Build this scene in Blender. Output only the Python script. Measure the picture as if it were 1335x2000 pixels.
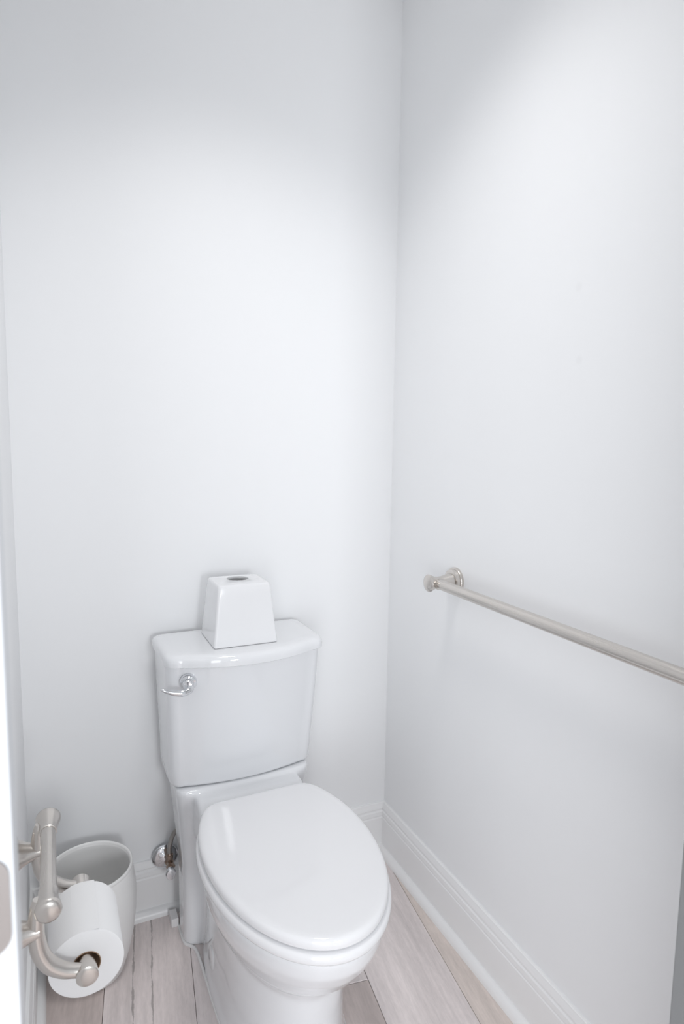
import bpy, bmesh, math, random
from mathutils import Vector, Matrix
random.seed(7)
for o in list(bpy.data.objects):
    bpy.data.objects.remove(o, do_unlink=True)
S = bpy.context.scene
COL = S.collection
R = math.radians

# ------------------------------------------------------------------ camera
F_PX, PITCH, YAW, ROLL = 1243.94, 0.113046, 0.431848, 0.014884
CAM = Vector((0.0, -1.62, 1.25))
fw = Vector((math.sin(YAW)*math.cos(PITCH), math.cos(YAW)*math.cos(PITCH), -math.sin(PITCH)))
rt = Vector((math.cos(YAW), -math.sin(YAW), 0))
up = rt.cross(fw)
r2 = math.cos(ROLL)*rt + math.sin(ROLL)*up
u2 = -math.sin(ROLL)*rt + math.cos(ROLL)*up
cd = bpy.data.cameras.new('camera')
cam = bpy.data.objects.new('camera', cd)
COL.objects.link(cam)
M = Matrix((r2, u2, -fw)).transposed().to_4x4()
M.translation = CAM
cam.matrix_world = M
cd.sensor_fit = 'VERTICAL'
cd.sensor_height = 36.0
cd.sensor_width = 24.0
cd.lens = F_PX*36.0/2000.0
cd.clip_start = 0.02
cd.dof.use_dof = True
cd.dof.focus_distance = 1.5
cd.dof.aperture_fstop = 8.0
S.camera = cam

# ------------------------------------------------------------------ light
w = bpy.data.worlds.new('world')
S.world = w
w.use_nodes = True
bg = w.node_tree.nodes['Background']
bg.inputs[0].default_value = (0.91, 0.95, 1.0, 1)
bg.inputs[1].default_value = 0.70

def area(name, loc, target, sx, sy, power, color=(1, 1, 1)):
    l = bpy.data.lights.new(name, 'AREA')
    l.shape = 'RECTANGLE'
    l.size, l.size_y, l.energy, l.color = sx, sy, power, color
    o = bpy.data.objects.new(name, l)
    COL.objects.link(o)
    o.location = loc
    o.rotation_euler = (Vector(target)-Vector(loc)).to_track_quat('-Z', 'Y').to_euler()
    return o
area('bathroom_window_light', (0.36, -3.1, 1.10), (0.35, 0, 0.9), 0.30, 0.6, 16, (0.95, 0.975, 1.0))
area('added_side_fill_light', (-0.85, -3.0, 0.95), (0.8, -0.3, 0.6), 1.3, 1.5, 28, (0.95, 0.975, 1.0))  # added fill from behind left, brightens the right wall and low corner

vs = S.view_settings
vs.view_transform = 'Standard'
vs.look = 'None'
vs.exposure = -0.03
vs.gamma = 1.0
vs.use_curve_mapping = False

# ------------------------------------------------------------------ room measures (metres)
XL, XR = -0.076, 0.904          # left and right wall faces
YF, YO = -1.17, -1.29           # inside and outside faces of the front wall
XJ = 0.645                      # right jamb face
ZC = 2.44                       # ceiling
XC = 0.414                      # toilet centre line

# ------------------------------------------------------------------ materials
def principled(name, col, rough=0.5, metal=0.0, coat=0.0, spec=0.5):
    m = bpy.data.materials.new(name)
    m.use_nodes = True
    b = m.node_tree.nodes['Principled BSDF']
    b.inputs['Base Color'].default_value = (*col, 1)
    b.inputs['Roughness'].default_value = rough
    b.inputs['Metallic'].default_value = metal
    b.inputs['Coat Weight'].default_value = coat
    b.inputs['Coat Roughness'].default_value = 0.03
    b.inputs['Specular IOR Level'].default_value = spec
    return m

def add_bump(m, scale=(200, 200, 200), strength=0.05, dist=0.001, detail=3.0, coords='Object'):
    nt = m.node_tree
    tc = nt.nodes.new('ShaderNodeTexCoord')
    mp = nt.nodes.new('ShaderNodeMapping')
    mp.inputs['Scale'].default_value = scale
    nz = nt.nodes.new('ShaderNodeTexNoise')
    nz.inputs['Scale'].default_value = 1.0
    nz.inputs['Detail'].default_value = detail
    bp = nt.nodes.new('ShaderNodeBump')
    bp.inputs['Strength'].default_value = strength
    bp.inputs['Distance'].default_value = dist
    nt.links.new(tc.outputs[coords], mp.inputs[0])
    nt.links.new(mp.outputs[0], nz.inputs['Vector'])
    nt.links.new(nz.outputs['Fac'], bp.inputs['Height'])
    nt.links.new(bp.outputs[0], nt.nodes['Principled BSDF'].inputs['Normal'])
    return nz

M_wall = principled('wall_paint', (0.91, 0.917, 0.928), 0.55)
add_bump(M_wall, (220, 220, 220), 0.06, 0.0006)
M_wallR = principled('wall_paint_touched_up', (0.91, 0.917, 0.928), 0.55)
add_bump(M_wallR, (220, 220, 220), 0.06, 0.0006)
def spots(m, pts, rad, col):
    nt = m.node_tree
    b = nt.nodes['Principled BSDF']
    tc = nt.nodes.new('ShaderNodeTexCoord')
    last = None
    for p in pts:
        d = nt.nodes.new('ShaderNodeVectorMath'); d.operation = 'DISTANCE'
        d.inputs[1].default_value = p
        nt.links.new(tc.outputs['Object'], d.inputs[0])
        mr = nt.nodes.new('ShaderNodeMapRange')
        mr.inputs[1].default_value = rad*0.6
        mr.inputs[2].default_value = rad*1.3
        mr.inputs[3].default_value = 1.0
        mr.inputs[4].default_value = 0.0
        nt.links.new(d.outputs['Value'], mr.inputs[0])
        if last is None:
            last = mr.outputs[0]
        else:
            mx = nt.nodes.new('ShaderNodeMath'); mx.operation = 'MAXIMUM'
            nt.links.new(last, mx.inputs[0]); nt.links.new(mr.outputs[0], mx.inputs[1])
            last = mx.outputs[0]
    mix = nt.nodes.new('ShaderNodeMix'); mix.data_type = 'RGBA'
    mix.inputs[6].default_value = b.inputs['Base Color'].default_value
    mix.inputs[7].default_value = (*col, 1)
    nt.links.new(last, mix.inputs[0])
    nt.links.new(mix.outputs[2], b.inputs['Base Color'])
spots(M_wallR, [(XR, -0.692, 1.538), (XR, -0.702, 1.404)], 0.008, (0.885, 0.89, 0.90))
M_ceil = principled('ceiling_paint', (0.92, 0.92, 0.92), 0.8)
add_bump(M_ceil, (150, 150, 150), 0.1, 0.001)
M_trim = principled('trim_gloss_paint', (0.90, 0.90, 0.905), 0.3)
add_bump(M_trim, (60, 60, 60), 0.02, 0.0006)
M_jamb = principled('shade_grey_jamb', (0.26, 0.265, 0.27), 0.5)  # the jamb's shade is put into this grey base colour
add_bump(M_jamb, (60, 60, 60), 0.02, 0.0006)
M_cer = principled('glazed_porcelain', (0.83, 0.84, 0.86), 0.06, coat=0.5)
add_bump(M_cer, (14, 14, 14), 0.02, 0.002, 1.0)
M_seat = principled('seat_plastic', (0.86, 0.86, 0.875), 0.09, coat=0.3)
add_bump(M_seat, (20, 20, 20), 0.01, 0.002, 1.0)
M_box = principled('box_glazed_ceramic', (0.85, 0.855, 0.87), 0.14, coat=0.3)
add_bump(M_box, (30, 30, 30), 0.02, 0.001, 1.0)
M_bin = principled('bin_plastic', (0.90, 0.895, 0.885), 0.35)
add_bump(M_bin, (300, 300, 300), 0.02, 0.0005)
M_caulk = principled('white_caulk', (0.82, 0.81, 0.81), 0.45)
add_bump(M_caulk, (120, 120, 120), 0.2, 0.001)
M_block = principled('painted_wood_block', (0.83, 0.82, 0.825), 0.45)
add_bump(M_block, (90, 90, 90), 0.05, 0.001)
M_paper = principled('toilet_tissue', (0.91, 0.91, 0.915), 0.95, spec=0.1)
add_bump(M_paper, (500, 500, 500), 0.25, 0.001, 4)
M_core = principled('brown_cardboard', (0.36, 0.24, 0.16), 0.9)
add_bump(M_core, (300, 300, 300), 0.1, 0.001)
M_chrome = principled('polished_chrome', (0.78, 0.79, 0.81), 0.06, metal=1.0)
add_bump(M_chrome, (30, 30, 30), 0.01, 0.001, 1.0)
M_brass = principled('dull_brass', (0.45, 0.36, 0.30), 0.3, metal=1.0)
add_bump(M_brass, (200, 200, 200), 0.1, 0.001)
M_sub = principled('subfloor_joint', (0.30, 0.265, 0.25), 0.8)
add_bump(M_sub)
M_door = principled('door_gloss_paint', (0.72, 0.74, 0.765), 0.3)
add_bump(M_door, (60, 60, 60), 0.02, 0.0006)
M_dark = principled('dark_gap', (0.05, 0.05, 0.05), 0.8)
add_bump(M_dark)

def brushed(name, scale):
    m = principled(name, (0.66, 0.625, 0.59), 0.3, metal=1.0)
    nz = add_bump(m, scale, 0.05, 0.0004, 2.0)
    nt = m.node_tree
    mr = nt.nodes.new('ShaderNodeMapRange')
    mr.inputs[3].default_value = 0.19
    mr.inputs[4].default_value = 0.33
    nt.links.new(nz.outputs['Fac'], mr.inputs[0])
    nt.links.new(mr.outputs[0], nt.nodes['Principled BSDF'].inputs['Roughness'])
    return m
M_nick = principled('brushed_nickel', (0.66, 0.625, 0.59), 0.27, metal=1.0)
add_bump(M_nick, (900, 900, 900), 0.012, 0.0002, 1.0)
M_plate = principled('satin_nickel_plate', (0.40, 0.375, 0.365), 0.4, metal=1.0)
add_bump(M_plate, (900, 900, 900), 0.02, 0.0002, 1.0)
M_nickY = brushed('brushed_nickel_bar', (900, 15, 900))

def braided():
    m = principled('braided_steel', (0.42, 0.40, 0.38), 0.35, metal=1.0)
    nt = m.node_tree
    tc = nt.nodes.new('ShaderNodeTexCoord')
    wv = nt.nodes.new('ShaderNodeTexWave')
    wv.wave_type = 'BANDS'; wv.bands_direction = 'DIAGONAL'
    wv.inputs['Scale'].default_value = 400
    bp = nt.nodes.new('ShaderNodeBump')
    bp.inputs['Strength'].default_value = 0.5
    bp.inputs['Distance'].default_value = 0.001
    nt.links.new(tc.outputs['Object'], wv.inputs['Vector'])
    nt.links.new(wv.outputs['Fac'], bp.inputs['Height'])
    nt.links.new(bp.outputs[0], nt.nodes['Principled BSDF'].inputs['Normal'])
    return m
M_hose = braided()

PLANK_A = R(7.44)
PD = Vector((math.sin(PLANK_A), math.cos(PLANK_A)))      # along the boards
PN = Vector((PD.y, -PD.x))                                # across the boards

def plank_mat(name, col, cracks=()):
    """wood-look board: grain stretched along the board, a few worn dark cracks"""
    m = principled(name, col, 0.5)
    nt = m.node_tree
    b = nt.nodes['Principled BSDF']
    tc = nt.nodes.new('ShaderNodeTexCoord')
    rot = nt.nodes.new('ShaderNodeMapping')
    rot.inputs['Rotation'].default_value = (0, 0, PLANK_A)
    nt.links.new(tc.outputs['Object'], rot.inputs[0])
    def noise(scale, sc, detail):
        mp = nt.nodes.new('ShaderNodeMapping')
        mp.inputs['Scale'].default_value = scale
        nt.links.new(rot.outputs[0], mp.inputs[0])
        n = nt.nodes.new('ShaderNodeTexNoise')
        n.inputs['Scale'].default_value = sc
        n.inputs['Detail'].default_value = detail
        n.inputs['Roughness'].default_value = 0.65
        nt.links.new(mp.outputs[0], n.inputs['Vector'])
        return n
    g1 = noise((60, 3, 1), 1.0, 5)
    g2 = noise((14, 2.5, 1), 1.0, 3)
    g3 = noise((160, 40, 1), 1.0, 3)
    def ramp(n, lo, hi, a, c):
        r = nt.nodes.new('ShaderNodeMapRange')
        r.inputs[1].default_value = lo; r.inputs[2].default_value = hi
        r.inputs[3].default_value = a; r.inputs[4].default_value = c
        nt.links.new(n.outputs['Fac'], r.inputs[0])
        return r.outputs[0]
    def mul(a, c):
        x = nt.nodes.new('ShaderNodeMath'); x.operation = 'MULTIPLY'
        nt.links.new(a, x.inputs[0]); nt.links.new(c, x.inputs[1])
        return x.outputs[0]
    v = mul(mul(ramp(g1, 0.3, 0.7, 0.88, 1.08), ramp(g2, 0.3, 0.7, 0.90, 1.08)), ramp(g3, 0.3, 0.7, 0.94, 1.05))
    sep = nt.nodes.new('ShaderNodeSeparateXYZ')
    nt.links.new(rot.outputs[0], sep.inputs[0])
    for off, amp, wid in cracks:
        wob = noise((6, 9, 1), 1.0, 5)
        brk = noise((3, 13, 1), 1.3, 5)
        a = nt.nodes.new('ShaderNodeMath'); a.operation = 'SUBTRACT'
        nt.links.new(sep.outputs['X'], a.inputs[0]); a.inputs[1].default_value = off
        wv = ramp(wob, 0.25, 0.75, -amp, amp)
        a2 = nt.nodes.new('ShaderNodeMath'); a2.operation = 'SUBTRACT'
        nt.links.new(a.outputs[0], a2.inputs[0]); nt.links.new(wv, a2.inputs[1])
        ab = nt.nodes.new('ShaderNodeMath'); ab.operation = 'ABSOLUTE'
        nt.links.new(a2.outputs[0], ab.inputs[0])
        wd = ramp(brk, 0.35, 0.6, 0.0001, wid)
        dv = nt.nodes.new('ShaderNodeMath'); dv.operation = 'DIVIDE'
        nt.links.new(ab.outputs[0], dv.inputs[0]); nt.links.new(wd, dv.inputs[1])
        mr = nt.nodes.new('ShaderNodeMapRange')
        mr.inputs[1].default_value = 0.5; mr.inputs[2].default_value = 1.2
        mr.inputs[3].default_value = 0.55; mr.inputs[4].default_value = 1.0
        nt.links.new(dv.outputs[0], mr.inputs[0])
        v = mul(v, mr.outputs[0])
    mx = nt.nodes.new('ShaderNodeVectorMath'); mx.operation = 'SCALE'
    mx.inputs[0].default_value = col
    nt.links.new(v, mx.inputs['Scale'])
    nt.links.new(mx.outputs[0], b.inputs['Base Color'])
    bp = nt.nodes.new('ShaderNodeBump')
    bp.inputs['Strength'].default_value = 0.25
    bp.inputs['Distance'].default_value = 0.002
    nt.links.new(v, bp.inputs['Height'])
    nt.links.new(bp.outputs[0], b.inputs['Normal'])
    return m

# ------------------------------------------------------------------ mesh helpers
def link(name, me, mat, parent=None, smooth=False):
    o = bpy.data.objects.new(name, me)
    COL.objects.link(o)
    if mat: me.materials.append(mat)
    if smooth:
        for p in me.polygons: p.use_smooth = True
    if parent:
        o.parent = parent
        o.matrix_parent_inverse = Matrix.Translation(parent.location).inverted()
    return o

def from_bm(name, bm, mat, parent=None, smooth=False, sharp=None):
    bmesh.ops.recalc_face_normals(bm, faces=bm.faces)
    me = bpy.data.meshes.new(name)
    bm.to_mesh(me); bm.free()
    o = link(name, me, mat, parent, smooth)
    if smooth and sharp:
        me.set_sharp_from_angle(angle=R(sharp))
    return o

def box_bm(bm, a, b, bev=0.0, seg=2):
    a, b = Vector(a), Vector(b)
    r = bmesh.ops.create_cube(bm, size=1.0)
    vsx = r['verts']
    for v in vsx:
        v.co = Vector(((v.co.x+.5)*(b.x-a.x)+a.x, (v.co.y+.5)*(b.y-a.y)+a.y, (v.co.z+.5)*(b.z-a.z)+a.z))
    if bev:
        es = list({e for v in vsx for e in v.link_edges})
        bmesh.ops.bevel(bm, geom=es, offset=bev, segments=seg, affect='EDGES', profile=0.5)

def box(name, a, b, mat, parent=None, bev=0.0):
    bm = bmesh.new(); box_bm(bm, a, b, bev)
    return from_bm(name, bm, mat, parent)

def loft_bm(bm, rings, cap0=True, cap1=True):
    vr = [[bm.verts.new(p) for p in r] for r in rings]
    n = len(vr[0])
    for i in range(len(vr)-1):
        for j in range(n):
            bm.faces.new((vr[i][j], vr[i][(j+1) % n], vr[i+1][(j+1) % n], vr[i+1][j]))
    if cap0: bm.faces.new(list(reversed(vr[0])))
    if cap1: bm.faces.new(vr[-1])
    return vr

def frame(d):
    d = d.normalized()
    a = Vector((0, 0, 1)) if abs(d.z) < 0.9 else Vector((1, 0, 0))
    u = d.cross(a).normalized()
    return u, d.cross(u).normalized()

def lathe_bm(bm, org, axis, prof, n=40, cap0=True, cap1=True):
    """prof: list of (distance along axis, radius)"""
    org, axis = Vector(org), Vector(axis).normalized()
    u, v = frame(axis)
    rings = [[org+axis*s+(u*math.cos(2*math.pi*k/n)+v*math.sin(2*math.pi*k/n))*max(r, 1e-5) for k in range(n)] for s, r in prof]
    loft_bm(bm, rings, cap0, cap1)

def lathe(name, org, axis, prof, mat, parent=None, n=40, sharp=40, cap0=True, cap1=True):
    bm = bmesh.new(); lathe_bm(bm, org, axis, prof, n, cap0, cap1)
    return from_bm(name, bm, mat, parent, True, sharp)

def spline(pts, k=8):
    P = [Vector(p) for p in pts]
    P = [2*P[0]-P[1]]+P+[2*P[-1]-P[-2]]
    out = []
    for i in range(1, len(P)-2):
        for s in range(k):
            t = s/k
            out.append(0.5*((2*P[i])+(P[i+1]-P[i-1])*t+(2*P[i-1]-5*P[i]+4*P[i+1]-P[i+2])*t*t+(3*P[i]-P[i-1]-3*P[i+1]+P[i+2])*t**3))
    out.append(P[-2])
    return out

def tube_bm(bm, pts, rad, n=20, k=8, flat=1.0):
    path = spline(pts, k)
    m = len(path)
    rs = rad if isinstance(rad, (list, tuple)) else [rad]*len(pts)
    rings = []
    u = None
    for i, p in enumerate(path):
        d = (path[min(i+1, m-1)]-path[max(i-1, 0)]).normalized()
        if u is None: u, v = frame(d)
        else:
            u = (u-d*u.dot(d)).normalized(); v = d.cross(u).normalized()
        f = i/(m-1)*(len(rs)-1); a = min(int(f), len(rs)-2); r = rs[a]+(rs[a+1]-rs[a])*(f-a)
        rings.append([p+(u*math.cos(2*math.pi*j/n)*flat+v*math.sin(2*math.pi*j/n))*r for j in range(n)])
    loft_bm(bm, rings)

def tube(name, pts, rad, mat, parent=None, n=20, k=8, flat=1.0, sharp=50):
    bm = bmesh.new(); tube_bm(bm, pts, rad, n, k, flat)
    return from_bm(name, bm, mat, parent, True, sharp)

def empty(name, loc, label, cat, group=None):
    o = bpy.data.objects.new(name, None)
    o.empty_display_size = 0.05
    COL.objects.link(o)
    o.location = loc
    return tag(o, label, cat, group)

def tag(o, label, cat=None, group=None):
    o['label'] = label
    if cat: o['category'] = cat
    if group: o['group'] = group
    return o

def struct(o, label, cat):
    o['kind'] = 'structure'
    return tag(o, label, cat)

# ------------------------------------------------------------------ room shell
T = 0.10
struct(box('wall_back', (XL-T, 0, -0.05), (XR+T, T, ZC), M_wall), 'plain white painted wall behind the toilet', 'wall')
struct(box('wall_left', (XL-T, YF, -0.05), (XL, 0, ZC), M_wall), 'narrow view of white wall behind the paper holder', 'wall')
struct(box('wall_right', (XR, YF, -0.05), (XR+T, 0, ZC), M_wallR), 'white painted wall carrying the long metal bar', 'wall')
struct(box('ceiling', (XL-T, YF, ZC), (XR+T, T, ZC+0.05), M_ceil), 'white painted ceiling above the toilet room', 'ceiling')
bm = bmesh.new()
box_bm(bm, (-0.95, YO, -0.05), (XL, YO+0.028, ZC))            # outer skin of the door pocket
box_bm(bm, (-0.95, YF-0.028, -0.05), (XL-T, YF, ZC))          # inner skin of the door pocket
box_bm(bm, (XJ+0.018, YO, -0.05), (1.85, YF, ZC))
box_bm(bm, (XL, YO, 2.06), (XJ+0.018, YF, ZC))
struct(from_bm('wall_front', bm, M_wall), 'white wall around the doorway the view comes through', 'wall')
struct(box('trim_1', (XJ, YO-0.004, -0.004), (XJ+0.018, YF+0.004, 2.06), M_jamb, bev=0.002), 'door jamb board at the right edge, its shade painted grey', 'door jamb')

# pocket door, standing a little out of its pocket at the left edge
DX, DY = -0.0245, -1.25
door = struct(box('door_1', (-0.74, DY, 0.008), (DX, DY+0.035, 2.04), M_door, bev=0.0015), 'white sliding door edge with metal plate at far left', 'door')
def rounded_rect(w, h, r, n=6):
    pts = []
    for cx, cy, a0 in ((w-r, h-r, 0), (r, h-r, 90), (r, r, 180), (w-r, r, 270)):
        for i in range(n+1):
            a = R(a0+90*i/n)
            pts.append((cx+r*math.cos(a), cy+r*math.sin(a)))
    return pts
bm = bmesh.new()
x0, z0 = DX-0.0028-0.046, 0.964
rr = rounded_rect(0.046, 0.058, 0.012)
loft_bm(bm, [[(x0+a, DY+0.0005, z0+c) for a, c in rr], [(x0+a, DY-0.0015, z0+c) for a, c in rr]])
plate = from_bm('flush_pull_plate', bm, M_plate, door)
bm = bmesh.new()
rr2 = rounded_rect(0.022, 0.036, 0.006)
loft_bm(bm, [[(x0+0.012+a, DY-0.001, z0+0.011+c) for a, c in rr2], [(x0+0.012+a, DY-0.003, z0+0.011+c) for a, c in rr2]])
from_bm('flush_pull_rim', bm, M_plate, plate)

# floor: base slab and single boards laid askew to the walls
FX0, FX1, FY0, FY1 = -0.95, 1.85, -2.9, 0.0
floor = struct(box('floor', (FX0, FY0, -0.06), (FX1, FY1, -0.0095), M_sub), 'pale greige wood-look plank floor', 'floor')
def clip(poly, ax, val, keep_less):
    out = []
    for i in range(len(poly)):
        a, b = poly[i], poly[(i+1) % len(poly)]
        ia = (a[ax] <= val) == keep_less or a[ax] == val
        ib = (b[ax] <= val) == keep_less or b[ax] == val
        if ia: out.append(a)
        if ia != ib:
            t = (val-a[ax])/(b[ax]-a[ax])
            out.append(a.lerp(b, t))
    return out
G = 0.0005
tones = {'warm': (0.74, 0.655, 0.61), 'light': (0.79, 0.72, 0.71), 'grey': (0.76, 0.69, 0.675), 'dark': (0.61, 0.53, 0.505)}
pm = {k: plank_mat('plank_'+k, c) for k, c in tones.items()}
pm['worn'] = plank_mat('plank_worn', (0.83, 0.75, 0.735), ((0.163, 0.0035, 0.0034), (0.2045, 0.003, 0.0028)))
PW = 0.195
# board index -> joints along the board and the tone of each piece from front to back
special = {0: ([], ['dark']), 1: ([-1.5], ['grey', 'worn']), 2: ([-1.1], ['warm', 'light']),
           3: ([-1.5, -0.337], ['grey', 'dark', 'light']), 4: ([-1.3], ['dark', 'light']), 5: ([-1.0], ['light', 'warm'])}
for i in range(-7, 12):
    o0 = 0.101+(i-1)*PW
    if i in special:
        joints, tn = special[i]
    else:
        joints = [random.uniform(-2.2, -1.2), random.uniform(-0.9, -0.3)]
        tn = [random.choice(list(tones)) for _ in range(3)]
    ends = [-3.4]+joints+[0.6]
    for j in range(len(ends)-1):
        a, c = ends[j]+G, ends[j+1]-G
        poly = [PN*(o0+G)+PD*a, PN*(o0+PW-G)+PD*a, PN*(o0+PW-G)+PD*c, PN*(o0+G)+PD*c]
        for ax, val, less in ((0, FX0, False), (0, FX1, True), (1, FY0, False), (1, FY1, True)):
            poly = clip(poly, ax, val, less) if poly else poly
        if len(poly) < 3: continue
        bm = bmesh.new()
        top = [(p.x, p.y, -0.0012) for p in poly]
        cen = sum(poly, Vector((0, 0)))/len(poly)
        ins = []
        for p in poly:
            d = (cen-p); ins.append((p.x+d.x/max(d.length, 1e-6)*0.0016, p.y+d.y/max(d.length, 1e-6)*0.0016, 0.0))
        loft_bm(bm, [[(p.x, p.y, -0.010) for p in poly], top, ins])
        from_bm('plank', bm, pm[tn[j]], floor)

# baseboards with shoe moulding
prof = [(0, 0.0), (0.0145, 0.0), (0.0145, 0.104), (0.0125, 0.107), (0.0125, 0.109), (0.0138, 0.111), (0.0130, 0.122),
        (0.0100, 0.1255), (0.0095, 0.1285), (0.0112, 0.131), (0.0105, 0.137), (0.0075, 0.1435), (0.0068, 0.1475), (0.0050, 0.149), (0, 0.149)]
shoe = [(0.0145, 0.0)]+[(0.0145+0.017*math.cos(R(a)), 0.021*math.sin(R(a))) for a in range(0, 91, 15)]
def run(name, prf, p0, p1, nrm, mat, parent=None, mit0=0, mit1=0, sm=30):
    p0, p1, nrm = Vector(p0), Vector(p1), Vector(nrm)
    d = (p1-p0).normalized()
    rings = []
    for p, s in ((p0, mit0), (p1, mit1)):
        rings.append([p+nrm*a+d*(s*a)+Vector((0, 0, z)) for a, z in prf])
    bm = bmesh.new(); loft_bm(bm, rings)
    return from_bm(name, bm, mat, parent, True, sm)
for nm, p0, p1, n, m0, m1, lab in (
        ('baseboard_back', (XL, 0, 0), (XR, 0, 0), (0, -1, 0), 1, -1, 'white moulded baseboard along the wall behind the toilet'),
        ('baseboard_right', (XR, 0, 0), (XR, YF, 0), (-1, 0, 0), 1, 0, 'white moulded baseboard under the long metal bar'),
        ('baseboard_left', (XL, YF, 0), (XL, 0, 0), (1, 0, 0), 0, -1, 'white moulded baseboard below the paper holder')):
    b = struct(run(nm, prof, p0, p1, n, M_trim, None, m0, m1), lab, 'baseboard')
    run('shoe_molding', shoe, p0, p1, n, M_trim, b, m0, m1)

# flush ceiling lamp over the toilet (above the frame): housing ring, opal diffuser and its light
LX, LY = 0.40, -0.62
cl = empty('ceiling_lamp', (LX, LY, ZC), 'round white flush ceiling lamp above the toilet', 'lamp')
lathe('lamp_housing', (LX, LY, ZC), (0, 0, -1), [(0, 0.185), (0.02, 0.185), (0.024, 0.18), (0.024, 0.168), (0.014, 0.166)], M_trim, cl, 48, 40)
ll = bpy.data.lights.new('lamp_light', 'AREA'); ll.shape = 'DISK'; ll.size = 0.33; ll.spread = R(112); ll.energy = 2.9; ll.color = (1.0, 0.985, 0.97)
lo = bpy.data.objects.new('lamp_light', ll); COL.objects.link(lo); lo.location = (LX, LY, ZC-0.0255)

# ------------------------------------------------------------------ toilet
toilet = empty('toilet', (XC, -0.38, 0), 'white two-piece toilet with closed lid against the back wall', 'toilet')

def egg(a, yc, bf, bb, yback, rc, n=96, z=0.0, inset=0.0):
    """seat-shaped outline: half ellipse in front, flatter ellipse behind cut by a straight back with round corners"""
    a -= inset; bf -= inset; bb -= inset; yback -= inset
    pts = []
    t0 = math.asin(min(1, (yback-yc)/bb))
    xb = a*math.cos(t0)
    raw = []
    for i in range(n+1):
        t = t0-(math.pi+2*t0)*i/n
        x, s = a*math.cos(t), math.sin(t)
        raw.append(Vector((x, yc+(bb if s > 0 else bf)*s)))
    # raw runs from right back corner round the front to left back corner
    k = 0
    acc = 0
    while acc < rc:
        acc += (raw[k+1]-raw[k]).length; k += 1
    mid = raw[k:len(raw)-k]
    cr = Vector((xb, yback)); cl = Vector((-xb, yback))
    def corner(p, c, q, m=8):
        return [p*(1-t)**2+c*2*t*(1-t)+q*t*t for t in [i/m for i in range(m+1)]]
    A = corner(Vector((xb-rc, yback)), cr, mid[0])
    B = corner(mid[-1], cl, Vector((-xb+rc, yback)))
    out = A[:-1]+mid+B[1:]
    return [(XC+p.x, p.y, z) for p in out]

SEAT = dict(a=0.1735, yc=-0.455, bf=0.293, bb=0.270, yback=-0.263, rc=0.026)

# bowl, pedestal and rear column: shells fused into one smooth glazed body
def pill(hx, y0, y1, r, z, n=10):
    pts = []
    for cx, cy, a0 in ((hx-r, y1-r, 0), (-hx+r, y1-r, 90), (-hx+r, y0+r, 180), (hx-r, y0+r, 270)):
        for i in range(n+1):
            a = R(a0+90*i/n)
            pts.append((XC+cx+r*math.cos(a), cy+r*math.sin(a), z))
    return pts
bm = bmesh.new()
rings = []
for z, a, yc, yf, yb in ((0.0, 0.130, -0.40, -0.640, -0.10), (0.012, 0.128, -0.40, -0.637, -0.10), (0.03, 0.122, -0.40, -0.632, -0.10),
                         (0.08, 0.117, -0.40, -0.628, -0.10), (0.15, 0.116, -0.40, -0.626, -0.10), (0.213, 0.118, -0.40, -0.628, -0.10),
                         (0.232, 0.123, -0.41, -0.638, -0.10), (0.254, 0.136, -0.42, -0.664, -0.11), (0.285, 0.151, -0.435, -0.696, -0.12),
                         (0.319, 0.163, -0.445, -0.722, -0.13), (0.350, 0.170, -0.45, -0.739, -0.14), (0.378, 0.1715, -0.455, -0.744, -0.15),
                         (0.384, 0.169, -0.455, -0.741, -0.15)):
    ring = []
    n = 80
    for i in range(n):
        t = 2*math.pi*i/n
        c, s = math.cos(t), math.sin(t)
        if s <= 0:
            x, y = a*c, yc+(yc-yf)*s
        else:
            e = 0.62 if z < 0.2 else 0.75
            x = a*(abs(c)**e)*(1 if c >= 0 else -1)
            x *= (1-(0.30 if z > 0.2 else 0.0)*s*min(1, (z-0.2)/0.12 if z > 0.2 else 0))
            y = yc+(yb-yc)*(s**e)
        ring.append((XC+x, y, z))
    rings.append(ring)
loft_bm(bm, rings)
loft_bm(bm, [pill(0.149, -0.160, -0.055, 0.030, 0.0), pill(0.148, -0.160, -0.055, 0.030, 0.03), pill(0.149, -0.162, -0.055, 0.030, 0.20),
             pill(0.160, -0.178, -0.045, 0.030, 0.34), pill(0.169, -0.190, -0.04, 0.030, 0.417), pill(0.167, -0.187, -0.043, 0.028, 0.423)])
loft_bm(bm, [pill(0.128, -0.300, -0.10, 0.03, 0.30), pill(0.132, -0.300, -0.10, 0.03, 0.38), pill(0.130, -0.236, -0.10, 0.02, 0.408), pill(0.126, -0.228, -0.10, 0.02, 0.413)])
bmesh.ops.recalc_face_normals(bm, faces=bm.faces)
me = bpy.data.meshes.new('bowl_shells'); bm.to_mesh(me); bm.free()
tmp = bpy.data.objects.new('bowl_shells', me); COL.objects.link(tmp)
md = tmp.modifiers.new('r', 'REMESH'); md.mode = 'VOXEL'; md.voxel_size = 0.0038
md = tmp.modifiers.new('s', 'SMOOTH'); md.factor = 0.5; md.iterations = 20
dg = bpy.context.evaluated_depsgraph_get(); dg.update()
bowl_me = bpy.data.meshes.new_from_object(tmp.evaluated_get(dg))
bpy.data.objects.remove(tmp, do_unlink=True)
bowl_me.name = 'bowl'
for v in bowl_me.vertices:
    if v.co.z < 0.002: v.co.z = 0.0
bowl = link('bowl', bowl_me, M_cer, toilet, True)
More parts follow.
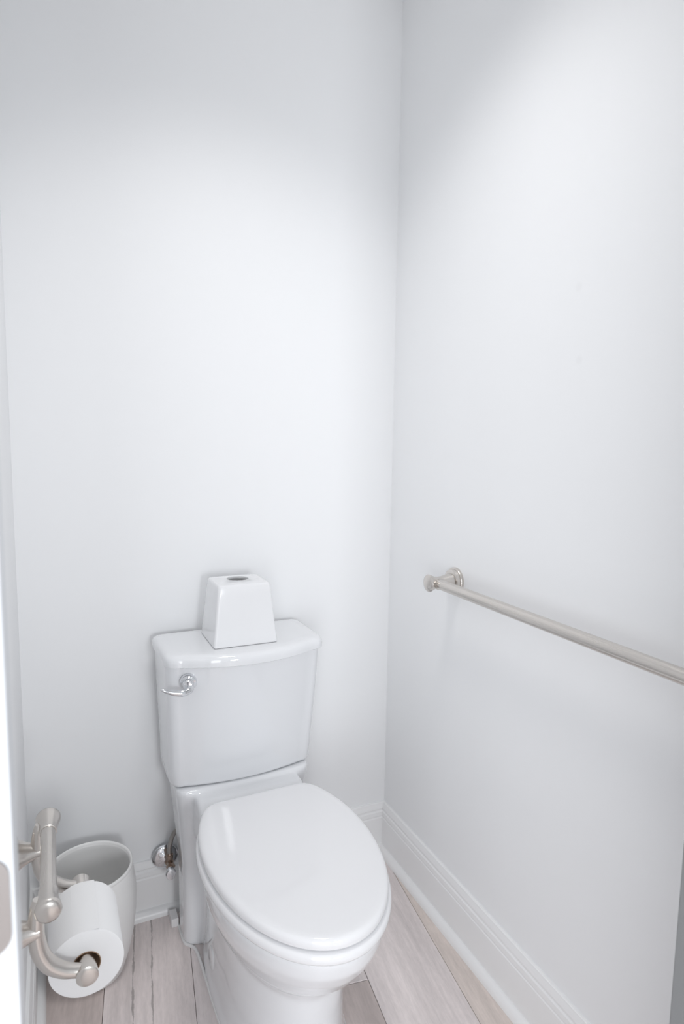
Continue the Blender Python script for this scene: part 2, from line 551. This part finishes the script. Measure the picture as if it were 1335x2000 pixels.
# caulk bead along the foot
foot = []
for i in range(60):
    t = math.pi+math.pi*i/59
    foot.append((XC+0.1265*math.cos(t), -0.40+0.2375*math.sin(t), 0.001))
left = [(XC-0.148, -0.075, 0.001), (XC-0.149, -0.12, 0.001), (XC-0.146, -0.144, 0.001), (XC-0.135, -0.158, 0.001), (XC-0.127, -0.180, 0.001), (XC-0.126, -0.26, 0.001), (XC-0.127, -0.33, 0.001)]
right = [(2*XC-p[0], p[1], p[2]) for p in reversed(left)]
tube('caulk_bead', left+foot[::4]+[foot[-1]]+right, 0.0042, M_caulk, bowl, n=8, k=4)
# oval cover over the side fixing
for s in (-1, 1):
    lathe('bolt_cover', (XC+s*0.1165, -0.285, 0.062), (s, 0, 0.06), [(-0.004, 0.026), (0.0, 0.026), (0.002, 0.023), (0.0028, 0.0)], M_cer, bowl, n=32, sharp=60)

def slab_rings(prof, **kw):
    return [egg(z=z, inset=i, **kw) for z, i in prof]
# seat ring (closed underneath the lid)
bm = bmesh.new()
SE = dict(SEAT); SE['a'] = 0.1795; SE['bf'] = 0.299; SE['yback'] = -0.275; SE['bb'] = 0.265
outer = slab_rings([(0.387, 0.006), (0.3875, 0.0025), (0.392, 0.0), (0.400, 0.0005), (0.405, 0.004), (0.4072, 0.010)], **SE)
inner = slab_rings([(0.4072, 0.050), (0.402, 0.056), (0.390, 0.058), (0.387, 0.055)], a=0.1795, yc=-0.455, bf=0.299, bb=0.25, yback=-0.275, rc=0.02)
m = min(len(outer[0]), len(inner[0]))
def resample(r, n=120):
    P = [Vector(p) for p in r]; L = [0]
    for i in range(len(P)): L.append(L[-1]+(P[(i+1) % len(P)]-P[i]).length)
    out = []; k = 0
    for j in range(n):
        s = L[-1]*j/n
        while L[k+1] < s: k += 1
        out.append(P[k].lerp(P[(k+1) % len(P)], (s-L[k])/max(L[k+1]-L[k], 1e-9)))
    return out
allr = [resample(r) for r in outer+inner]
vr = [[bm.verts.new(p) for p in r] for r in allr]
for i in range(len(vr)):
    a, b = vr[i], vr[(i+1) % len(vr)]
    for j in range(120):
        bm.faces.new((a[j], a[(j+1) % 120], b[(j+1) % 120], b[j]))
from_bm('seat', bm, M_seat, toilet, True, 60)
# lid: thick rounded edge, slightly crowned top
bm = bmesh.new()
rings = slab_rings([(0.409, 0.010), (0.4092, 0.004), (0.412, 0.001), (0.418, 0.0), (0.424, 0.0008), (0.4275, 0.003), (0.4295, 0.0065), (0.4305, 0.011), (0.4310, 0.018)], **SEAT)
c0 = Vector((XC, -0.46, 0.4322))
for f, dz in ((0.8, 0.0003), (0.55, 0.0007), (0.3, 0.001)):
    rings.append([tuple(c0.lerp(Vector(p), f)*1.0) for p in rings[8]])
    rings[-1] = [(p[0], p[1], 0.4310+dz) for p in rings[-1]]
loft_bm(bm, rings)
lid = from_bm('seat_lid', bm, M_seat, toilet, True, 60)
for s in (-1, 1):
    bm = bmesh.new(); lathe_bm(bm, (XC+s*0.075-0.022, -0.268, 0.408), (1, 0, 0), [(0, 0.006), (0.002, 0.0078), (0.042, 0.0078), (0.044, 0.006)], 20)
    from_bm('seat_hinge', bm, M_seat, toilet, True, 40)

# tank
def tank_ring(w, yb, ds, dc, r, z, nf=24, nc=8, rb=0.02):
    """plan of the tank: straight back, short sides, bowed front; ds depth at the sides, dc at the centre"""
    fy = lambda x: -(ds+(dc-ds)*(1-(x/w)**2))
    pts = []
    xi = w-r
    for i in range(nf+1):
        x = -xi+2*xi*i/nf
        pts.append(Vector((x, fy(x))))
    p, q = pts[-1], Vector((w, fy(xi)+r*1.15))
    c = Vector((w, p.y+r*0.02))
    pts += [p*(1-t)**2+c*2*t*(1-t)+q*t*t for t in [i/nc for i in range(1, nc+1)]]
    p, q, c = Vector((w, yb-rb)), Vector((w-rb, yb)), Vector((w, yb))
    pts += [p*(1-t)**2+c*2*t*(1-t)+q*t*t for t in [i/nc for i in range(nc+1)]]
    p, q, c = Vector((-w+rb, yb)), Vector((-w, yb-rb)), Vector((-w, yb))
    pts += [p*(1-t)**2+c*2*t*(1-t)+q*t*t for t in [i/nc for i in range(nc+1)]]
    q = pts[0]; p = Vector((-w, fy(xi)+r*1.15)); c = Vector((-w, q.y+r*0.02))
    pts += [p*(1-t)**2+c*2*t*(1-t)+q*t*t for t in [i/nc for i in range(nc)]]
    return [(XC+p.x, p.y, z) for p in pts]
bm = bmesh.new()
rings = []
for z, w, ds, dc in ((0.424, 0.167, 0.148, 0.178), (0.425, 0.174, 0.155, 0.184), (0.427, 0.1770, 0.159, 0.187), (0.434, 0.1785, 0.161, 0.190),
                     (0.460, 0.1805, 0.164, 0.196), (0.52, 0.182, 0.169, 0.209), (0.60, 0.1855, 0.176, 0.224), (0.68, 0.1885, 0.182, 0.236), (0.739, 0.190, 0.186, 0.243)):
    rings.append(tank_ring(w, -0.022, ds, dc, 0.030, z))
loft_bm(bm, rings)
tank = from_bm('tank', bm, M_cer, toilet, True, 50)
bm = bmesh.new()
rings = []
for z, i in ((0.734, 0.010), (0.7335, 0.004), (0.736, 0.0005), (0.745, 0.0), (0.752, 0.0005), (0.7575, 0.0035), (0.7608, 0.009), (0.762, 0.016), (0.7622, 0.03)):
    rings.append(tank_ring(0.1955-i, -0.016-i, 0.197-i, 0.256-i, 0.036, z, rb=0.022))
loft_bm(bm, rings)
from_bm('tank_lid', bm, M_cer, toilet, True, 50)
# flush lever
nl = Vector((-0.28, -0.955, -0.09)).normalized()
ob = Vector((0.268, -0.2115, 0.699))
lever = lathe('flush_lever', ob-nl*0.004, nl, [(0, 0.019), (0.007, 0.019), (0.0095, 0.0175), (0.0105, 0.0145), (0.011, 0.0130), (0.019, 0.0115), (0.0215, 0.009), (0.0222, 0.0)], M_chrome, toilet, n=40, sharp=35)
h0 = ob+nl*0.016
tube('lever_handle', [h0+Vector((0.006, 0, 0.0)), h0+Vector((0.004, -0.004, -0.009)), h0+Vector((-0.012, -0.007, -0.0125)), h0+Vector((-0.034, -0.006, -0.009)), h0+Vector((-0.053, -0.004, -0.002)), h0+Vector((-0.060, -0.003, 0.001))],
     [0.0065, 0.0082, 0.0080, 0.0064, 0.0040, 0.0018], M_chrome, lever, n=16, k=8)

# the toilet stands a little askew to the wall
YAWT = R(1.4)
toilet.rotation_euler = (0, 0, YAWT)
toilet.location.x += 0.28*math.sin(YAWT)

# ------------------------------------------------------------------ tissue box cover on the tank
tb = empty('tissue_box_cover', (0.411, -0.131, 0.7625), 'white tapered ceramic tissue box cover standing on the tank lid', 'tissue box')
def sq(hx, hy, r, z, n=5, ox=0.411, oy=-0.131):
    pts = []
    for cx, cy, a0 in ((hx-r, hy-r, 0), (-hx+r, hy-r, 90), (-hx+r, -hy+r, 180), (hx-r, -hy+r, 270)):
        for i in range(n+1):
            a = R(a0+90*i/n)
            pts.append((ox+cx+r*math.cos(a), oy+cy+r*math.sin(a), z))
    return pts
bm = bmesh.new()
ZB, ZT = 0.7628, 0.9075
def circ(r, z, n=24):
    # 24 points matching the rounded square ordering
    pts = []
    for a0 in (0, 90, 180, 270):
        for i in range(6):
            a = R(a0+9+72*i/5)
            pts.append((0.414+r*math.cos(a), -0.112+r*math.sin(a), z))
    return pts
outer = [sq(0.0755, 0.068, 0.004, ZB), sq(0.0772, 0.0697, 0.005, ZB+0.002), sq(0.0765, 0.069, 0.006, ZB+0.01)]
for f in (0.3, 0.6, 0.9):
    outer.append(sq(0.0765-0.0125*f, 0.069-0.011*f, 0.006+0.001*f, ZB+0.01+(ZT-ZB-0.02)*f))
outer += [sq(0.0635, 0.0575, 0.008, ZT-0.006), sq(0.0623, 0.0563, 0.009, ZT-0.002), sq(0.0600, 0.054, 0.009, ZT-0.0004), sq(0.055, 0.049, 0.009, ZT)]
hole = [circ(0.0285, ZT), circ(0.0265, ZT-0.001), circ(0.0255, ZT-0.004), circ(0.0262, ZT-0.007)]
inner = [sq(0.052, 0.046, 0.01, ZT-0.008), sq(0.055, 0.049, 0.008, ZT-0.02), sq(0.068, 0.061, 0.006, ZB+0.003)]
loft_bm(bm, outer+hole+inner, False, False)
bmv = bm
me = bpy.data.meshes.new('cover_shell')
for f in bm.faces: f.smooth = True
bmesh.ops.recalc_face_normals(bm, faces=bm.faces)
bm.to_mesh(me); bm.free()
cs = link('cover_shell', me, M_box, tb, True); me.set_sharp_from_angle(angle=R(40))
box('tissue_pack', (0.411-0.055, -0.131-0.05, 0.764), (0.411+0.055, -0.131+0.05, 0.868), M_paper, tb, bev=0.003)

# ------------------------------------------------------------------ supply stop valve on the back wall
vx, vz = 0.243, 0.156
valve = empty('supply_valve', (vx, -0.001, vz), 'chrome water supply valve with hose on the wall beside the toilet', 'valve')
lathe('escutcheon', (vx, -0.0005, vz), (0, -1, 0), [(0, 0.011), (0.0125, 0.011), (0.0128, 0.0325), (0.0145, 0.0335), (0.0165, 0.0325), (0.0195, 0.024), (0.0215, 0.014), (0.024, 0.010), (0.0245, 0.0)], M_chrome, valve, 40, 60)
body = lathe('valve_body', (vx+0.006, -0.024, vz), (0.02, -1, 0), [(0, 0.0075), (0.012, 0.0075), (0.012, 0.0115), (0.020, 0.0115), (0.020, 0.0095), (0.034, 0.0095), (0.034, 0.0115), (0.040, 0.0115), (0.041, 0.006), (0.050, 0.006)], M_brass, valve, 6, 20)
bm = bmesh.new(); lathe_bm(bm, (vx+0.0066, -0.047, vz+0.006), (0, 0, 1), [(0, 0.007), (0.008, 0.007), (0.008, 0.0095), (0.018, 0.0095), (0.018, 0.007), (0.022, 0.0065)], 12)
from_bm('compression_nut', bm, M_brass, body, True, 30)
# oval turn handle
bm = bmesh.new()
hc = Vector((vx+0.003, -0.074, vz-0.004))
hr = []
for s, k in ((0, 0.55), (0.002, 0.9), (0.006, 1.0), (0.012, 1.0), (0.015, 0.85), (0.016, 0.5)):
    hr.append([hc+Vector((0.0125*k*math.cos(2*math.pi*j/24)*(1+0.06*math.cos(8*math.pi*j/24)), -s, 0.0165*k*math.sin(2*math.pi*j/24))) for j in range(24)])
loft_bm(bm, hr)
from_bm('handle', bm, M_chrome, valve, True, 40)
tube('supply_hose', [(vx+0.0066, -0.047, vz+0.024), (vx+0.0075, -0.046, vz+0.045), (vx+0.016, -0.040, vz+0.068), (vx+0.034, -0.032, vz+0.084), (vx+0.055, -0.030, vz+0.11), (vx+0.065, -0.031, vz+0.17), (vx+0.065, -0.035, vz+0.264)], 0.0058, M_hose, valve, n=14)

# ------------------------------------------------------------------ small white block at the foot of the toilet
bl = box('floor_block', (0.2460, -0.082, 0.0), (0.2645, -0.044, 0.023), M_block, bev=0.0015)
tag(bl, 'small white block on the floor between baseboard and toilet foot', 'block')

# ------------------------------------------------------------------ waste bin
bx, by = 0.055, -0.140
wb = empty('waste_bin', (bx, by, 0), 'round white plastic waste bin standing in the corner behind the paper roll', 'waste bin')
ZR = 0.260
lathe('bin_body', (bx, by, 0.0005), (0, 0, 1), [(0, 0.060), (0.0, 0.066), (0.004, 0.070), (0.05, 0.0845), (0.10, 0.0945), (0.15, 0.1005), (0.185, 0.1015), (0.215, 0.0998), (0.242, 0.0962), (0.256, 0.0942),
      (ZR, 0.0925), (ZR+0.001, 0.0905), (ZR-0.001, 0.0885), (ZR-0.006, 0.0875), (0.242, 0.0895), (0.215, 0.0935), (0.185, 0.0952), (0.15, 0.094), (0.10, 0.088), (0.05, 0.078), (0.008, 0.064), (0.006, 0.0)],
      M_bin, wb, 72, 60, cap0=True, cap1=False)
bm = bmesh.new()
n = 72
rr_ = [(0.0938, ZR-0.005), (0.0948, ZR-0.001), (0.0945, ZR+0.003), (0.0925, ZR+0.005), (0.0900, ZR+0.004), (0.0885, ZR+0.001), (0.0882, ZR-0.005)]
vr = [[bm.verts.new((bx+r*math.cos(2*math.pi*j/n), by+r*math.sin(2*math.pi*j/n), z)) for j in range(n)] for r, z in rr_]
for i in range(len(vr)):
    a, b = vr[i], vr[(i+1) % len(vr)]
    for j in range(n):
        bm.faces.new((a[j], a[(j+1) % n], b[(j+1) % n], b[j]))
from_bm('bin_rim', bm, M_bin, wb, True, 60)

# ------------------------------------------------------------------ grab bar on the right wall
GZ, GX = 0.908, 0.8445
gb = empty('grab_bar', (XR, -0.72, GZ), 'long brushed nickel grab bar along the right wall', 'grab bar')
def bar_post(yy):
    p = lathe('post', (XR, yy, GZ), (-1, 0, 0), [(0, 0.026), (0.012, 0.0255), (0.013, 0.0215), (0.020, 0.0200), (0.030, 0.0172), (0.042, 0.0148), (0.052, 0.0140), (0.062, 0.0150), (0.070, 0.0182), (0.0765, 0.0212), (0.079, 0.0215), (0.0815, 0.0195), (0.0835, 0.014), (0.0845, 0.007), (0.0848, 0.0)], M_nick, gb, 48, 35)
    lathe('wall_flange', (XR, yy, GZ), (-1, 0, 0), [(0, 0.0335), (0.006, 0.0335), (0.0075, 0.0325), (0.008, 0.0300), (0.012, 0.0295), (0.0150, 0.0285), (0.0165, 0.0265), (0.0168, 0.0255)], M_nick, p, 48, 30)
    return p
for yy in (-0.336, -1.10): bar_post(yy)
lathe('bar', (GX, -0.330, GZ), (0, -1, 0), [(0, 0.0125), (0.775, 0.0125)], M_nickY, gb, 40, 35)
for s, yy in ((-1, -0.336), (1, -1.10)):
    lathe('bar_collar', (GX, yy+s*0.0135, GZ), (0, s, 0), [(0, 0.0142), (0.003, 0.0142), (0.0035, 0.0126)], M_nick, gb, 40, 35, True, False)

# ------------------------------------------------------------------ paper holder with assist bar on the left wall
HB = Vector((-0.0215, 0, 0.588))         # bar axis
YN, YFAR = -0.682, -0.488                # the two arm planes
PZ = 0.547
ph = empty('toilet_paper_holder', (XL, -0.585, PZ), 'brushed nickel toilet paper holder with assist bar on the left wall', 'paper holder')
RX, RZ = 0.0265, 0.4612                   # roller axis
for yy, s in ((YN, -1), (YFAR, 1)):
    p = lathe('post', (XL, yy, PZ), (1, 0, 0), [(0, 0.031), (0.005, 0.031), (0.0065, 0.0295), (0.007, 0.0255), (0.012, 0.0215), (0.020, 0.0175), (0.030, 0.0140), (0.038, 0.0125), (0.042, 0.0120)], M_nick, ph, 40, 30)
    a = tube('arm', [(-0.0350, yy, 0.594), (-0.0365, yy, 0.582), (-0.0385, yy, 0.56), (-0.0385, yy, 0.535), (-0.034, yy, 0.510), (-0.0235, yy, 0.489), (-0.0065, yy, 0.474), (0.008, yy, 0.4675), (0.022, yy, 0.463)],
             [0.0065, 0.0095, 0.0112, 0.0118, 0.0122, 0.0122, 0.0112, 0.0100, 0.0098], M_nick, ph, n=24, k=8)
    lathe('roller_socket', (RX, yy+s*0.0145, RZ), (0, -s, 0), [(0, 0.008), (0.0008, 0.0140), (0.002, 0.0158), (0.012, 0.0150), (0.026, 0.0125), (0.028, 0.0118)], M_nick, a, 36, 40)
    k = 0.90 if s < 0 else 1.0
    lathe('end_cap', (HB.x, yy-s*0.020, HB.z), (0, s, 0), [(0, 0.0126), (0.001, 0.0138), (0.006, 0.0141), (0.018, 0.0155*k), (0.030, 0.0182*k), (0.038, 0.0200*k), (0.0415, 0.0203*k), (0.0445, 0.0185*k), (0.0465, 0.0145*k), (0.0478, 0.008*k), (0.0482, 0.0)], M_nick, ph, 44, 40)
lathe('assist_bar', (HB.x, YFAR, HB.z), (0, -1, 0), [(0, 0.0118), (YFAR-YN, 0.0118)], M_nickY, ph, 40, 40)
lathe('roller', (RX, YFAR-0.012, RZ), (0, -1, 0), [(0, 0.0098), (0.085, 0.0098), (0.085, 0.0101), (YFAR-YN-0.024, 0.0101)], M_nick, ph, 28, 35)

# ------------------------------------------------------------------ toilet roll
rx, rz, Y0, Y1, RR = 0.027, 0.4528, -0.541, -0.660, 0.0535
roll = empty('toilet_paper_roll', (rx, -0.60, rz), 'full roll of white toilet paper on the metal holder', 'toilet paper')
bm = bmesh.new()
n = 64
def cring(r, y, spiral=0.0):
    return [(rx+(r+spiral*(j/n))*math.cos(2*math.pi*j/n+R(70)), y, rz+(r+spiral*(j/n))*math.sin(2*math.pi*j/n+R(70))) for j in range(n)]
L = [cring(0.0205, Y0), cring(RR-0.002, Y0), cring(RR, Y0-0.0015, 0.0008), cring(RR, Y1+0.0015, 0.0008), cring(RR-0.002, Y1), cring(0.0205, Y1)]
vr = [[bm.verts.new(p) for p in r] for r in L]
for i in range(len(vr)):
    a, b = vr[i], vr[(i+1) % len(vr)]
    for j in range(n):
        bm.faces.new((a[j], a[(j+1) % n], b[(j+1) % n], b[j]))
from_bm('paper', bm, M_paper, roll, True, 40)
bm = bmesh.new()
L = [cring(0.0204, Y0+0.001), cring(0.0204, Y1-0.001), cring(0.0194, Y1-0.001), cring(0.0194, Y0+0.001)]
vr = [[bm.verts.new(p) for p in r] for r in L]
for i in range(4):
    a, b = vr[i], vr[(i+1) % 4]
    for j in range(n):
        bm.faces.new((a[j], a[(j+1) % n], b[(j+1) % n], b[j]))
from_bm('cardboard_core', bm, M_core, roll, True, 40)
# loose last sheet lying on top of the roll
bm = bmesh.new()
arc = [R(110-8*i) for i in range(6)]
sheet = []
for a in arc:
    r = RR+0.0004+(0.0022 if a == arc[-1] else 0.0006 if a == arc[-2] else 0)
    sheet.append((rx+r*math.cos(a), rz+r*math.sin(a)))
pts = [(x, z) for x, z in sheet]+[(x-0.0006*math.cos(a), z-0.0006*math.sin(a)) for (x, z), a in reversed(list(zip(sheet, arc)))]
loft_bm(bm, [[(x, Y0-0.001, z) for x, z in pts], [(x, Y1+0.001, z) for x, z in pts]])
from_bm('loose_sheet', bm, M_paper, roll, True, 30)
